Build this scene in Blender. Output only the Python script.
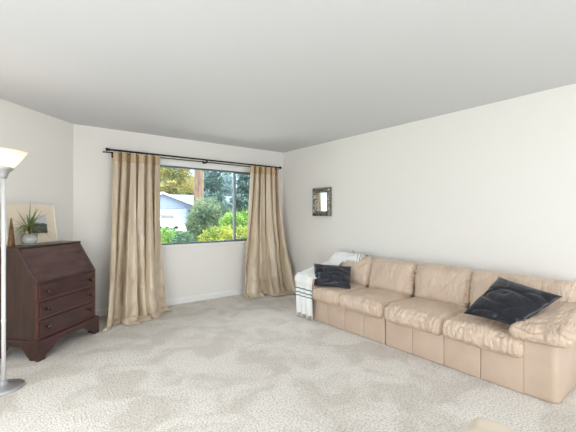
import bpy, bmesh, math, random
from mathutils import Vector, Matrix, noise
from math import sin, cos, pi, radians as R
random.seed(7)
S = bpy.context.scene
for o in list(bpy.data.objects): bpy.data.objects.remove(o)

# ---------------------------------------------------------------- camera
cam = bpy.data.cameras.new('camera'); co = bpy.data.objects.new('camera', cam); S.collection.objects.link(co)
YAW = math.atan(267/347)
co.location = (0, 0, 1.31); co.rotation_euler = (R(90), 0, -YAW)
cam.sensor_width = 36; cam.lens = 36*347/576; cam.shift_y = -1/576; cam.clip_start = .02; cam.clip_end = 400
S.camera = co
# ---------------------------------------------------------------- view + world + lights
S.view_settings.view_transform = 'Standard'; S.view_settings.look = 'None'
S.view_settings.gamma = 1; S.view_settings.use_curve_mapping = False
S.view_settings.exposure = 0.24
W = bpy.data.worlds.new('sky'); S.world = W; W.use_nodes = True
nt = W.node_tree; nt.nodes.clear()
out = nt.nodes.new('ShaderNodeOutputWorld'); bg = nt.nodes.new('ShaderNodeBackground')
tc = nt.nodes.new('ShaderNodeTexCoord'); sp = nt.nodes.new('ShaderNodeSeparateXYZ'); rp = nt.nodes.new('ShaderNodeValToRGB')
nt.links.new(tc.outputs['Generated'], sp.inputs[0]); nt.links.new(sp.outputs['Z'], rp.inputs[0])
nt.links.new(rp.outputs[0], bg.inputs[0]); nt.links.new(bg.outputs[0], out.inputs[0])
rp.color_ramp.elements[0].position = 0; rp.color_ramp.elements[0].color = (.80, .90, 1, 1)
rp.color_ramp.elements[1].position = 1; rp.color_ramp.elements[1].color = (4.6, 4.9, 5.2, 1)
e_ = rp.color_ramp.elements.new(.22); e_.color = (.52, .72, .98, 1)
e_ = rp.color_ramp.elements.new(.5); e_.color = (3.0, 3.3, 3.6, 1)
bg.inputs[1].default_value = 1.5
def light(name, kind, loc, energy, color=(1, 1, 1), rot=None, size=None, target=None):
    l = bpy.data.lights.new(name, kind); l.energy = energy; l.color = color
    o = bpy.data.objects.new(name, l); S.collection.objects.link(o); o.location = loc
    if target is not None: o.rotation_euler = (Vector(target)-Vector(loc)).to_track_quat('-Z', 'Y').to_euler()
    if rot: o.rotation_euler = rot
    if size:
        l.shape = 'RECTANGLE'; l.size, l.size_y = size
    return o
sun = light('sun', 'SUN', (16, 6.5, 12), 3.8, (1, .94, .82), target=(2.0, 8.3, 0)); sun.data.angle = R(1)
# added fill lamps standing in for daylight, set at the two added openings
light('fill_side', 'AREA', (-1.59, 1.15, 1.15), 66, (.975, .99, 1), target=(2.2, 2.8, -1.2), size=(3.0, 2.0))
light('fill_rear', 'AREA', (1.4, -2.49, 1.15), 66, (.975, .99, 1), target=(1.3, 5, .3), size=(3.2, 2.0))
# daylight coming in at the picture window
#light('daylight_window', 'AREA', (2.32, 5.30, 1.95), 24, (.93, .97, 1), target=(1.9, 3.2, .0), size=(1.45, .35))

# ---------------------------------------------------------------- materials
def lin(c): return tuple(((v/255)/12.92 if v/255 <= .04045 else ((v/255+.055)/1.055)**2.4) for v in c)+(1,)
class NM:
    def __init__(s, name):
        s.m = bpy.data.materials.new(name); s.m.use_nodes = True; s.t = s.m.node_tree
        s.b = s.t.nodes['Principled BSDF']; s.out = s.t.nodes['Material Output']
    def n(s, t, **k):
        x = s.t.nodes.new(t)
        for a, v in k.items():
            if a in x.inputs.keys(): x.inputs[a].default_value = v
            else: setattr(x, a, v)
        return x
    def l(s, a, b): s.t.links.new(a, b)
    def coord(s, scale=(1, 1, 1), kind='Object', rot=(0, 0, 0)):
        c = s.n('ShaderNodeTexCoord'); mp = s.n('ShaderNodeMapping'); mp.inputs['Scale'].default_value = scale
        mp.inputs['Rotation'].default_value = rot
        s.l(c.outputs[kind], mp.inputs[0]); return mp.outputs[0]
def mat(name, col, rough=.6, metal=0, col2=None, scale=8, detail=3, bump=0, bscale=60, stretch=(1, 1, 1), lo=.35, hi=.65,
        coat=0, sheen=0, spec=.5, transl=0, world=False):
    k = NM(name); b = k.b
    b.inputs['Roughness'].default_value = rough; b.inputs['Metallic'].default_value = metal
    b.inputs['Coat Weight'].default_value = coat; b.inputs['Coat Roughness'].default_value = .2
    b.inputs['Sheen Weight'].default_value = sheen; b.inputs['Specular IOR Level'].default_value = spec
    b.inputs['Base Color'].default_value = lin(col)
    if col2 or bump: cc = k.coord(stretch)
    if col2:
        nz = k.n('ShaderNodeTexNoise', Scale=scale, Detail=detail); k.l(cc, nz.inputs['Vector'])
        r = k.n('ShaderNodeValToRGB'); r.color_ramp.elements[0].position = lo; r.color_ramp.elements[1].position = hi
        r.color_ramp.elements[0].color = lin(col); r.color_ramp.elements[1].color = lin(col2)
        k.l(nz.outputs[0], r.inputs[0]); k.l(r.outputs[0], b.inputs['Base Color'])
    if bump:
        n2 = k.n('ShaderNodeTexNoise', Scale=bscale, Detail=3.0); k.l(cc, n2.inputs['Vector'])
        bp = k.n('ShaderNodeBump', Strength=bump, Distance=.01); k.l(n2.outputs[0], bp.inputs['Height']); k.l(bp.outputs[0], b.inputs['Normal'])
    if transl:
        tr = k.n('ShaderNodeBsdfTranslucent'); mx = k.n('ShaderNodeMixShader'); mx.inputs[0].default_value = transl
        src = b.inputs['Base Color']
        if src.is_linked: k.l(src.links[0].from_socket, tr.inputs[0])
        else: tr.inputs[0].default_value = src.default_value
        k.l(b.outputs[0], mx.inputs[1]); k.l(tr.outputs[0], mx.inputs[2]); k.l(mx.outputs[0], k.out.inputs[0])
    return k.m
M = {}
M['wall'] = mat('wall_paint', (238, 235, 230), .85, bump=.05, bscale=220, spec=.2)
M['ceil'] = mat('ceiling_paint', (216, 217, 218), .9, bump=.12, bscale=160, spec=.1)
M['trim'] = mat('white_trim_paint', (240, 239, 236), .45)
M['frame_al'] = mat('grey_aluminium', (104, 114, 124), .4, .5)
M['alu_light'] = mat('light_aluminium', (150, 158, 166), .4, .4)
M['black'] = mat('black_metal', (24, 22, 22), .4, .3)
M['leather'] = mat('cream_leather_shaded', (203, 181, 161), .40, col2=(195, 172, 152), scale=5, bump=.12, bscale=140, spec=.45)  # sofa base, darker than the cushions: shade put into the colour
M['leather2'] = mat('pale_cream_leather', (222, 208, 188), .45, bump=.12, bscale=140, spec=.4)
M['navy'] = mat('navy_satin', (22, 24, 36), .30, bump=.12, bscale=14, sheen=.15)
M['steel'] = mat('brushed_steel', (200, 202, 205), .38, .85)
M['white_metal'] = mat('white_enamel', (222, 223, 224), .35, .1)
M['mahog_side'] = mat('mahogany_side', (44, 23, 14), .4, col2=(68, 37, 22), scale=6, stretch=(6, 6, .7), detail=6, coat=.3, bump=.05, bscale=40)
M['mahog'] = mat('mahogany_front', (50, 25, 28), .28, col2=(74, 40, 40), scale=5, stretch=(.9, 5, 7), detail=6, coat=.5)
M['mahog_worn'] = mat('worn_mahogany_edge', (98, 64, 54), .5)
M['mahog_sheen'] = mat('mahogany_fall_sheen', (74, 48, 48), .22, col2=(94, 64, 60), scale=5, stretch=(.9, 4, 4), detail=6, coat=.7)  # window reflection on the slant put into a lighter colour
M['knob'] = mat('dark_wood_knob', (46, 18, 18), .15, coat=.6)
M['mirror'] = NM('mirror_glass'); M['mirror'].b.inputs['Metallic'].default_value = 1; M['mirror'].b.inputs['Roughness'].default_value = .04
M['mirror'].b.inputs['Base Color'].default_value = (.86, .9, .85, 1); M['mirror'] = M['mirror'].m
M['silverframe'] = mat('antique_silver', (78, 76, 70), .42, .6, col2=(188, 184, 170), scale=45, lo=.45, hi=.6, bump=.6, bscale=70)
M['soil'] = mat('soil', (60, 45, 32), .9, bump=.5, bscale=80)
M['plantleaf'] = mat('plant_leaf', (84, 102, 50), .5, col2=(138, 150, 86), scale=12, transl=.2)
M['cone'] = mat('brown_wicker', (122, 88, 56), .7, col2=(92, 62, 38), scale=30, bump=.5, bscale=90)
M['mat_board'] = mat('cream_mount', (236, 224, 204), .8)
M['frame_white'] = mat('pale_wood_frame', (238, 232, 220), .6)
M['garage'] = mat('pale_blue_paint', (158, 170, 196), .7)
M['gdoor'] = mat('garage_door_paint', (182, 190, 208), .6)
M['roof'] = mat('grey_shingle', (84, 88, 100), .85, col2=(104, 108, 120), scale=20)
M['asphalt'] = mat('asphalt', (150, 150, 152), .9, col2=(165, 165, 166), scale=5)
M['concrete'] = mat('driveway_concrete', (222, 220, 214), .9, col2=(205, 203, 198), scale=2)
M['grass'] = mat('grass', (100, 120, 66), .9, col2=(140, 158, 84), scale=4)
M['carwhite'] = mat('car_paint', (235, 238, 242), .3, coat=.6)
M['carglass'] = mat('car_glass', (40, 48, 56), .1)
M['rubber'] = mat('tyre_rubber', (25, 25, 27), .8)
M['bark'] = mat('redwood_bark', (104, 80, 72), .95, col2=(150, 122, 106), scale=5, stretch=(3, 3, .5), detail=5, bump=1, bscale=9)
M['wood_dark'] = mat('fence_wood', (120, 92, 72), .9)
def leafmat(n, a, b, sc=1.5, tr=.35): return mat(n, a, .55, col2=b, scale=sc, detail=4, lo=.38, hi=.62, transl=tr)
M['lf_yellow'] = leafmat('leaf_yellow_green', (188, 188, 84), (96, 122, 52), 3)
M['lf_bright'] = leafmat('leaf_bright_green', (150, 184, 88), (80, 118, 58), 2)
M['lf_dark'] = leafmat('leaf_dark_green', (60, 92, 72), (96, 128, 96), 3, .2)
M['lf_mid'] = leafmat('leaf_mid_green', (120, 152, 88), (66, 100, 60), 2)
M['lf_grey'] = leafmat('leaf_grey_green', (142, 160, 124), (78, 104, 88), 1.5)
M['lf_con'] = leafmat('leaf_conifer', (66, 92, 90), (120, 146, 142), .8, .15)
M['lf_olive'] = leafmat('leaf_olive', (118, 124, 70), (196, 184, 120), .8, .4)
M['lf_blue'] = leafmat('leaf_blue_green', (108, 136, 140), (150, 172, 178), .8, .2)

def softleather():
    m = mat('soft_cream_leather', (217, 195, 174), .34, col2=(208, 184, 163), scale=5, bump=.12, bscale=140, spec=.5)
    t = m.node_tree; L = t.links; c = t.nodes.new('ShaderNodeTexCoord'); bp0 = [n for n in t.nodes if n.type == 'BUMP'][0]; prev = bp0
    for sc, rot, st, di in (((3, 17, 5), 0, .55, .012), ((7, 11, 7), .5, .14, .010)):
        mp = t.nodes.new('ShaderNodeMapping'); mp.inputs['Scale'].default_value = sc; mp.inputs['Rotation'].default_value = (.2, 0, rot)
        nz = t.nodes.new('ShaderNodeTexNoise'); nz.inputs['Scale'].default_value = 1.6; nz.inputs['Detail'].default_value = 2; nz.inputs['Distortion'].default_value = .6
        ab = t.nodes.new('ShaderNodeMath'); ab.operation = 'SUBTRACT'; ab.inputs[1].default_value = .5
        a2 = t.nodes.new('ShaderNodeMath'); a2.operation = 'ABSOLUTE'; a3 = t.nodes.new('ShaderNodeMath'); a3.operation = 'POWER'; a3.inputs[1].default_value = .5
        b = t.nodes.new('ShaderNodeBump'); b.inputs['Strength'].default_value = st; b.inputs['Distance'].default_value = di*2
        L.new(c.outputs['Object'], mp.inputs[0]); L.new(mp.outputs[0], nz.inputs['Vector']); L.new(nz.outputs[0], ab.inputs[0]); L.new(ab.outputs[0], a2.inputs[0])
        L.new(a2.outputs[0], a3.inputs[0]); L.new(a3.outputs[0], b.inputs['Height']); L.new(prev.outputs[0], b.inputs['Normal']); prev = b
    bs = [n for n in t.nodes if n.type == 'BSDF_PRINCIPLED'][0]; L.new(prev.outputs[0], bs.inputs['Normal']); return m
M['leather_soft'] = softleather()

def carpet():
    k = NM('plush_carpet'); b = k.b; b.inputs['Roughness'].default_value = 1; b.inputs['Specular IOR Level'].default_value = .1
    b.inputs['Sheen Weight'].default_value = .25
    c = k.coord()
    big = k.n('ShaderNodeTexNoise', Scale=2.6, Detail=4.0, Distortion=1.0); k.l(c, big.inputs['Vector'])
    fine = k.n('ShaderNodeTexNoise', Scale=75.0, Detail=6.0); k.l(c, fine.inputs['Vector'])
    r1 = k.n('ShaderNodeValToRGB'); r1.color_ramp.elements[0].position = .40; r1.color_ramp.elements[1].position = .56
    r1.color_ramp.elements[0].color = lin((216, 207, 196)); r1.color_ramp.elements[1].color = lin((234, 227, 218))
    k.l(big.outputs[0], r1.inputs[0])
    r2 = k.n('ShaderNodeValToRGB'); r2.color_ramp.elements[0].position = .38; r2.color_ramp.elements[1].position = .56
    r2.color_ramp.elements[0].color = (.68, .67, .66, 1); r2.color_ramp.elements[1].color = (1, 1, 1, 1)
    k.l(fine.outputs[0], r2.inputs[0])
    mx = k.n('ShaderNodeMix', data_type='RGBA', blend_type='MULTIPLY'); mx.inputs[0].default_value = 1
    k.l(r1.outputs[0], mx.inputs[6]); k.l(r2.outputs[0], mx.inputs[7])
    # wandering creases left in the nap
    cr = k.n('ShaderNodeTexVoronoi', feature='DISTANCE_TO_EDGE', Scale=1.1); 
    nz = k.n('ShaderNodeTexNoise', Scale=3.0, Detail=3.0); k.l(c, nz.inputs['Vector'])
    ad = k.n('ShaderNodeMix', data_type='RGBA', blend_type='ADD'); ad.inputs[0].default_value = .35
    k.l(c, ad.inputs[6]); k.l(nz.outputs['Color'], ad.inputs[7]); k.l(ad.outputs[2], cr.inputs['Vector'])
    r3 = k.n('ShaderNodeValToRGB'); r3.color_ramp.elements[0].position = 0; r3.color_ramp.elements[1].position = .014
    r3.color_ramp.elements[0].color = (.93, .925, .92, 1); r3.color_ramp.elements[1].color = (1, 1, 1, 1)
    k.l(cr.outputs['Distance'], r3.inputs[0])
    m2 = k.n('ShaderNodeMix', data_type='RGBA', blend_type='MULTIPLY'); m2.inputs[0].default_value = 1
    k.l(mx.outputs[2], m2.inputs[6]); k.l(r3.outputs[0], m2.inputs[7]); k.l(m2.outputs[2], b.inputs['Base Color'])
    bp = k.n('ShaderNodeBump', Strength=.9, Distance=.010); k.l(fine.outputs[0], bp.inputs['Height']); k.l(bp.outputs[0], b.inputs['Normal'])
    return k.m
M['carpet'] = carpet()
def glassmat():
    k = NM('window_glass'); k.t.nodes.remove(k.b)
    g = k.n('ShaderNodeBsdfGlossy'); g.inputs['Roughness'].default_value = .02
    t = k.n('ShaderNodeBsdfTransparent'); t.inputs[0].default_value = (.97, .985, .98, 1)
    fr = k.n('ShaderNodeFresnel', IOR=1.3); mx = k.n('ShaderNodeMixShader')
    k.l(fr.outputs[0], mx.inputs[0]); k.l(t.outputs[0], mx.inputs[1]); k.l(g.outputs[0], mx.inputs[2]); k.l(mx.outputs[0], k.out.inputs[0])
    return k.m
M['glass'] = glassmat()
def clearglass():
    k = NM('clear_glass'); b = k.b; b.inputs['Transmission Weight'].default_value = .8; b.inputs['Roughness'].default_value = .12
    b.inputs['IOR'].default_value = 1.3; b.inputs['Base Color'].default_value = (.93, .95, .93, 1); return k.m
M['potglass'] = clearglass()
def curtainmat():
    k = NM('champagne_satin'); b = k.b; b.inputs['Roughness'].default_value = .34; b.inputs['Sheen Weight'].default_value = .1
    b.inputs['Specular IOR Level'].default_value = .9
    c = k.coord((3, 3, .35)); nz = k.n('ShaderNodeTexNoise', Scale=4.0, Detail=4.0); k.l(c, nz.inputs['Vector'])
    r = k.n('ShaderNodeValToRGB'); r.color_ramp.elements[0].position = .35; r.color_ramp.elements[1].position = .65
    r.color_ramp.elements[0].color = lin((200, 180, 152)); r.color_ramp.elements[1].color = lin((220, 203, 178)); k.l(nz.outputs[0], r.inputs[0])
    k.l(r.outputs[0], b.inputs['Base Color'])
    c2 = k.coord(); n2 = k.n('ShaderNodeTexNoise', Scale=14.0, Detail=3.0); k.l(c2, n2.inputs['Vector'])
    bp = k.n('ShaderNodeBump', Strength=.25, Distance=.02); k.l(n2.outputs[0], bp.inputs['Height']); k.l(bp.outputs[0], b.inputs['Normal'])
    tr = k.n('ShaderNodeBsdfTranslucent'); k.l(r.outputs[0], tr.inputs[0]); mx = k.n('ShaderNodeMixShader'); mx.inputs[0].default_value = .08
    k.l(b.outputs[0], mx.inputs[1]); k.l(tr.outputs[0], mx.inputs[2]); k.l(mx.outputs[0], k.out.inputs[0])
    return k.m
M['curtain'] = curtainmat()
M['header'] = mat('curtain_header_cloth', (200, 174, 138), .45, transl=.05)
def shade():
    k = NM('frosted_glass_shade'); b = k.b; b.inputs['Base Color'].default_value = lin((250, 240, 225)); b.inputs['Roughness'].default_value = .35
    tr = k.n('ShaderNodeBsdfTranslucent'); tr.inputs[0].default_value = (.9, .85, .79, 1); mx = k.n('ShaderNodeMixShader'); mx.inputs[0].default_value = .6
    k.l(b.outputs[0], mx.inputs[1]); k.l(tr.outputs[0], mx.inputs[2]); k.l(mx.outputs[0], k.out.inputs[0]); return k.m
M['shade'] = shade()
def emis(n, c, s):
    k = NM(n); k.b.inputs['Emission Color'].default_value = c+(1,); k.b.inputs['Emission Strength'].default_value = s; return k.m
M['bulb'] = emis('lit_bulb', (1, .92, .82), 2)
def throwmat():          # stripes follow the cloth's own UV
    k = NM('striped_throw_cloth'); b = k.b; b.inputs['Roughness'].default_value = .9
    uv = k.n('ShaderNodeTexCoord'); s = k.n('ShaderNodeSeparateXYZ'); k.l(uv.outputs['UV'], s.inputs[0])
    r = k.n('ShaderNodeValToRGB'); r.color_ramp.interpolation = 'CONSTANT'
    e = r.color_ramp.elements; wh = lin((240, 240, 236)); dk = lin((84, 116, 124))
    stops = [(0, wh), (.128, dk), (.134, wh), (.152, dk), (.160, wh), (.178, dk), (.184, wh), (.90, dk), (.908, wh), (.93, dk), (.94, wh), (.962, dk), (.97, wh)]
    e[0].position = 0; e[0].color = wh; e[1].position = stops[1][0]; e[1].color = stops[1][1]
    for p, c in stops[2:]:
        q = e.new(p); q.color = c
    k.l(s.outputs['X'], r.inputs[0]); k.l(r.outputs[0], b.inputs['Base Color'])
    c = k.coord(); n2 = k.n('ShaderNodeTexNoise', Scale=220.0); k.l(c, n2.inputs['Vector'])
    bp = k.n('ShaderNodeBump', Strength=.3, Distance=.005); k.l(n2.outputs[0], bp.inputs['Height']); k.l(bp.outputs[0], b.inputs['Normal'])
    return k.m
M['throw'] = throwmat()
def photomat():          # black and white landscape print: pale sky, dark land and a tree
    k = NM('landscape_photo'); b = k.b; b.inputs['Roughness'].default_value = .5
    c = k.n('ShaderNodeTexCoord'); s = k.n('ShaderNodeSeparateXYZ'); k.l(c.outputs['UV'], s.inputs[0])
    nz = k.n('ShaderNodeTexNoise', Scale=5.0, Detail=6.0); k.l(c.outputs['UV'], nz.inputs['Vector'])
    m1 = k.n('ShaderNodeMath', operation='MULTIPLY_ADD'); m1.inputs[1].default_value = .35; k.l(nz.outputs[0], m1.inputs[0]); k.l(s.outputs['Y'], m1.inputs[2])
    r = k.n('ShaderNodeValToRGB'); e = r.color_ramp.elements
    e[0].position = .2; e[0].color = lin((70, 72, 72)); e[1].position = .74; e[1].color = lin((205, 208, 208))
    q = e.new(.5); q.color = lin((110, 112, 110)); q = e.new(.68); q.color = lin((60, 62, 62))
    k.l(m1.outputs[0], r.inputs[0]); k.l(r.outputs[0], b.inputs['Base Color']); return k.m
M['photo'] = photomat()

# ---------------------------------------------------------------- helpers (shapes are given in world coordinates)
def tag(o, label=None, cat=None, group=None, kind=None):
    if label: o['label'] = label
    if cat: o['category'] = cat
    if group: o['group'] = group
    if kind: o['kind'] = kind
    return o
def thing(name, label, cat, loc, rz=0, group=None):
    o = bpy.data.objects.new(name, None); S.collection.objects.link(o); o.location = loc; o.rotation_euler = (0, 0, rz)
    o.empty_display_size = .1
    return tag(o, label, cat, group)
def rootmat(o):
    while o.parent: o = o.parent
    return Matrix.Translation(o.location) @ o.rotation_euler.to_matrix().to_4x4()
def mk(name, vf, m, parent=None, smooth=True, local=False, loc=None, uv=None, kind=None, angle=None):
    vs, fs = vf
    me = bpy.data.meshes.new(name); o = bpy.data.objects.new(name, me); S.collection.objects.link(o)
    if parent is not None:
        o.parent = parent
        if not local:
            inv = rootmat(parent).inverted(); vs = [inv @ Vector(v) for v in vs]
    else:
        if loc is None:
            xs = [v[0] for v in vs]; ys = [v[1] for v in vs]; zs = [v[2] for v in vs]
            loc = ((min(xs)+max(xs))/2, (min(ys)+max(ys))/2, min(zs))
        o.location = loc; L = Vector(loc); vs = [Vector(v)-L for v in vs]
    me.from_pydata([tuple(v) for v in vs], [], fs)
    if uv:
        ul = me.uv_layers.new(name='UVMap')
        for lp in me.loops: ul.data[lp.index].uv = uv[lp.vertex_index]
    bm = bmesh.new(); bm.from_mesh(me); bmesh.ops.recalc_face_normals(bm, faces=bm.faces); bm.to_mesh(me); bm.free()
    me.materials.append(M[m] if isinstance(m, str) else m)
    if smooth:
        me.polygons.foreach_set('use_smooth', [True]*len(me.polygons))
        if angle: me.set_sharp_from_angle(angle=R(angle))
    if kind: o['kind'] = kind
    return o
def join(*parts):
    V, F = [], []
    for v, f in parts:
        n = len(V); V += [tuple(q) for q in v]; F += [[i+n for i in x] for x in f]
    return V, F
def xf(vf, mtx): return [mtx @ Vector(v) for v in vf[0]], vf[1]
def frombm(bm):
    bm.verts.index_update(); r = [v.co.copy() for v in bm.verts], [[v.index for v in f.verts] for f in bm.faces]; bm.free(); return r
def box(x0, x1, y0, y1, z0, z1, bev=0, seg=2):
    bm = bmesh.new(); bmesh.ops.create_cube(bm, size=1)
    for v in bm.verts: v.co = Vector((x0+(v.co.x+.5)*(x1-x0), y0+(v.co.y+.5)*(y1-y0), z0+(v.co.z+.5)*(z1-z0)))
    if bev: bmesh.ops.bevel(bm, geom=bm.edges[:], offset=bev, segments=seg, profile=.5, affect='EDGES')
    return frombm(bm)
def grid(nu, nv, fn, closeu=False):
    V = [fn(i/nu, j/nv) for j in range(nv+1) for i in range(nu+(0 if closeu else 1))]
    w = nu if closeu else nu+1
    F = [[j*w+i, j*w+(i+1) % w, (j+1)*w+(i+1) % w, (j+1)*w+i] for j in range(nv) for i in range(nu)]
    return V, F
def lathe(prof, c=(0, 0, 0), seg=32):
    V, F = [], []
    for r, z in prof:
        for k in range(seg): V.append((c[0]+r*cos(2*pi*k/seg), c[1]+r*sin(2*pi*k/seg), c[2]+z))
    for j in range(len(prof)-1):
        for k in range(seg): F.append([j*seg+k, j*seg+(k+1) % seg, (j+1)*seg+(k+1) % seg, (j+1)*seg+k])
    if prof[0][0] > 0: F.append(list(range(seg)))
    if prof[-1][0] > 0: F.append([(len(prof)-1)*seg+k for k in range(seg)])
    return V, F
def tube(pts, r, seg=10):
    pts = [Vector(p) for p in pts]; rr = r if isinstance(r, (list, tuple)) else [r]*len(pts); V, F = [], []
    for i, p in enumerate(pts):
        d = (pts[min(i+1, len(pts)-1)]-pts[max(i-1, 0)]).normalized()
        a = d.cross(Vector((0, 0, 1))); a = Vector((1, 0, 0)) if a.length < .05 else a.normalized(); b = d.cross(a)
        for k in range(seg): V.append(p+rr[i]*(a*cos(2*pi*k/seg)+b*sin(2*pi*k/seg)))
    for i in range(len(pts)-1):
        for k in range(seg): F.append([i*seg+k, i*seg+(k+1) % seg, (i+1)*seg+(k+1) % seg, (i+1)*seg+k])
    F.append(list(range(seg))); F.append([(len(pts)-1)*seg+k for k in range(seg)])
    return V, F
def prism(poly, f0, f1):          # poly: 2D outline, f0/f1 map (a,b) -> 3D on each side
    n = len(poly); V = [f0(*p) for p in poly]+[f1(*p) for p in poly]
    F = [list(range(n)), list(range(n, 2*n))]+[[i, (i+1) % n, n+(i+1) % n, n+i] for i in range(n)]
    return V, F
def prism_tri(poly, f0, f1):      # same, caps triangulated so concave outlines stay clean
    from mathutils.geometry import tessellate_polygon
    n = len(poly); tr = tessellate_polygon([[Vector((p[0], p[1], 0)) for p in poly]])
    V = [f0(*p) for p in poly]+[f1(*p) for p in poly]
    F = [list(t) for t in tr]+[[n+i for i in t] for t in tr]+[[i, (i+1) % n, n+(i+1) % n, n+i] for i in range(n)]
    return V, F
def cushion(h, r, puff=(0, 0, 0), n=28, fn=None, mtx=None):
    """rounded, puffed box of half sizes h; fn(u, v, w, pos, normal) -> extra offset along the normal"""
    bm = bmesh.new(); bmesh.ops.create_cube(bm, size=2)
    bmesh.ops.subdivide_edges(bm, edges=bm.edges[:], cuts=n-1, use_grid_fill=True)
    h = Vector(h)
    for v in bm.verts:
        u = v.co.copy()
        # more vertices toward the edges
        q = Vector([math.copysign(abs(c)**.8, c) if abs(c) < 1 else c for c in u])
        p = Vector((q.x*h.x, q.y*h.y, q.z*h.z))
        inner = Vector([max(-(h[i]-r), min(h[i]-r, p[i])) for i in range(3)])
        d = p-inner; nrm = d.normalized() if d.length > 1e-6 else u
        pos = inner+nrm*r
        b = Vector([(1-q[(i+1) % 3]**2)*(1-q[(i+2) % 3]**2) for i in range(3)])
        pos += Vector([math.copysign(1, q[i])*puff[i]*b[i]*(abs(q[i])**3) for i in range(3)])
        if fn: pos += nrm*fn(q, pos, nrm)
        v.co = pos
    if mtx is not None: bm.transform(mtx)
    return frombm(bm)
def crease(p, seed=0):
    return 1-min(1, abs(noise.noise(Vector(p)+Vector((seed, seed*1.7, -seed))))*3.2)

# ---------------------------------------------------------------- room shell
CH, XW, YD, YB, XL = 2.44, 3.77, 5.04, -2.5, -1.6
A = (.514, YD); B = (XL, YD-.514+XL)           # ends of the 45 degree wall
T = .14
WX0, WX1, WZ0, WZ1 = 1.565, 3.27, .875, 2.03   # picture window opening
poly = [(XW, YB), (XW, YD), A, B, (XL, YB)]
po = [(XW+T, YB-T), (XW+T, YD+T), (.45, YD+T), (XL-T, B[1]+.06), (XL-T, YB-T)]
tag(mk('floor', prism(po, lambda a, b: (a, b, -.12), lambda a, b: (a, b, 0)), 'carpet', smooth=False, loc=(0, 0, 0)), kind='structure')
tag(mk('ceiling', prism(po, lambda a, b: (a, b, CH), lambda a, b: (a, b, CH+.2)), 'ceil', smooth=False), kind='structure')
def wall(name, boxes): return tag(mk(name, join(*boxes), 'wall', smooth=False), kind='structure')
wall('wall_back', [box(.45, WX0, YD, YD+T, 0, CH), box(WX1, XW+T, YD, YD+T, 0, CH), box(WX0, WX1, YD, YD+T, 0, WZ0), box(WX0, WX1, YD, YD+T, WZ1, CH)])
wall('wall_right', [box(XW, XW+T, YB-T, YD, 0, CH)])
qa = [A, B, (XL-T, B[1]+.06), (.45, YD+T)]
wall('wall_angled', [prism(qa, lambda a, b: (a, b, 0), lambda a, b: (a, b, CH))])
SY0, SY1, RX0, RX1, OZ = -.40, 2.70, -.25, 3.05, 2.15
wall('wall_left', [box(XL-T, XL, YB-T, SY0, 0, CH), box(XL-T, XL, SY1, B[1]+.06, 0, CH), box(XL-T, XL, SY0, SY1, OZ, CH), box(XL-T, XL, SY0, SY1, 0, .12)])
wall('wall_front', [box(XL, RX0, YB-T, YB, 0, CH), box(RX1, XW, YB-T, YB, 0, CH), box(RX0, RX1, YB-T, YB, OZ, CH), box(RX0, RX1, YB-T, YB, 0, .12)])
# skirting
def bb(name, p0, p1, nrm):
    p0, p1, nrm = Vector(p0), Vector(p1), Vector(nrm)
    prof = [(0, 0), (.016, 0), (.016, .07), (.010, .082), (.004, .09), (0, .09)]
    return tag(mk(name, prism(prof, lambda a, b: (p0.x+nrm.x*a, p0.y+nrm.y*a, b), lambda a, b: (p1.x+nrm.x*a, p1.y+nrm.y*a, b)), 'trim', smooth=False), kind='structure')
bb('baseboard_back', (A[0]+.01, YD), (XW, YD), (0, -1)); bb('baseboard_right', (XW, YB), (XW, YD-.02), (-1, 0))
bb('baseboard_angled', A, B, (.7071, -.7071)); bb('baseboard_left', (XL, YB), (XL, B[1]-.02), (1, 0))
# added glazed openings out of view, made to hold the fill lamps
def glazing(name, axis, a0, a1, c):
    w = bpy.data.objects.new(name, None); S.collection.objects.link(w); w['kind'] = 'structure'
    w.location = ((c, (a0+a1)/2, .12) if axis == 'x' else ((a0+a1)/2, c, .12))
    def bx(u0, u1, z0, z1, t): return box(c-t, c+t, u0, u1, z0, z1) if axis == 'x' else box(u0, u1, c-t, c+t, z0, z1)
    am = (a0+a1)/2
    mk('window_frame', join(bx(a0, a1, .12, .17, .03), bx(a0, a1, OZ-.05, OZ, .03), bx(a0, a0+.05, .17, OZ-.05, .03), bx(a1-.05, a1, .17, OZ-.05, .03), bx(am-.03, am+.03, .17, OZ-.05, .03)), 'trim', w, smooth=False)
    mk('glass_pane', bx(a0+.05, a1-.05, .17, OZ-.05, .003), 'glass', w, smooth=False)
glazing('added_window_side', 'x', SY0, SY1, XL-.09); glazing('added_window_rear', 'y', RX0, RX1, YB-.09)
# picture window
w1 = bpy.data.objects.new('window_1', None); S.collection.objects.link(w1); w1.location = ((WX0+WX1)/2, YD+.04, WZ0); w1['kind'] = 'structure'
y0, y1 = YD+.035, YD+.085; fw = .022
mk('window_frame', join(box(WX0, WX1, y0, y1, WZ0, WZ0+fw), box(WX0, WX1, y0, y1, WZ1-fw, WZ1), box(WX0, WX0+fw, y0, y1, WZ0+fw, WZ1-fw), box(WX1-fw, WX1, y0, y1, WZ0+fw, WZ1-fw)), 'frame_al', w1, smooth=False)
mk('mullion', box(2.785, 2.81, y0+.004, y1-.004, WZ0+fw, WZ1-fw), 'alu_light', w1, smooth=False)
sx0, sx1 = 2.812, WX1-fw-.005
mk('sash', join(box(sx0, sx1, y0+.01, y0+.03, WZ0+fw, WZ0+fw+.022), box(sx0, sx1, y0+.01, y0+.03, WZ1-fw-.022, WZ1-fw), box(sx0, sx0+.014, y0+.01, y0+.03, WZ0+.06, WZ1-.06), box(sx1-.025, sx1, y0+.01, y0+.03, WZ0+.06, WZ1-.06)), 'alu_light', w1, smooth=False)
mk('glass_pane', box(WX0+fw, 2.785, y0+.02, y0+.026, WZ0+fw, WZ1-fw), 'glass', w1, smooth=False)
mk('glass_pane', box(sx0+.025, sx1-.025, y0+.017, y0+.023, WZ0+.06, WZ1-.06), 'glass', w1, smooth=False)
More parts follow.
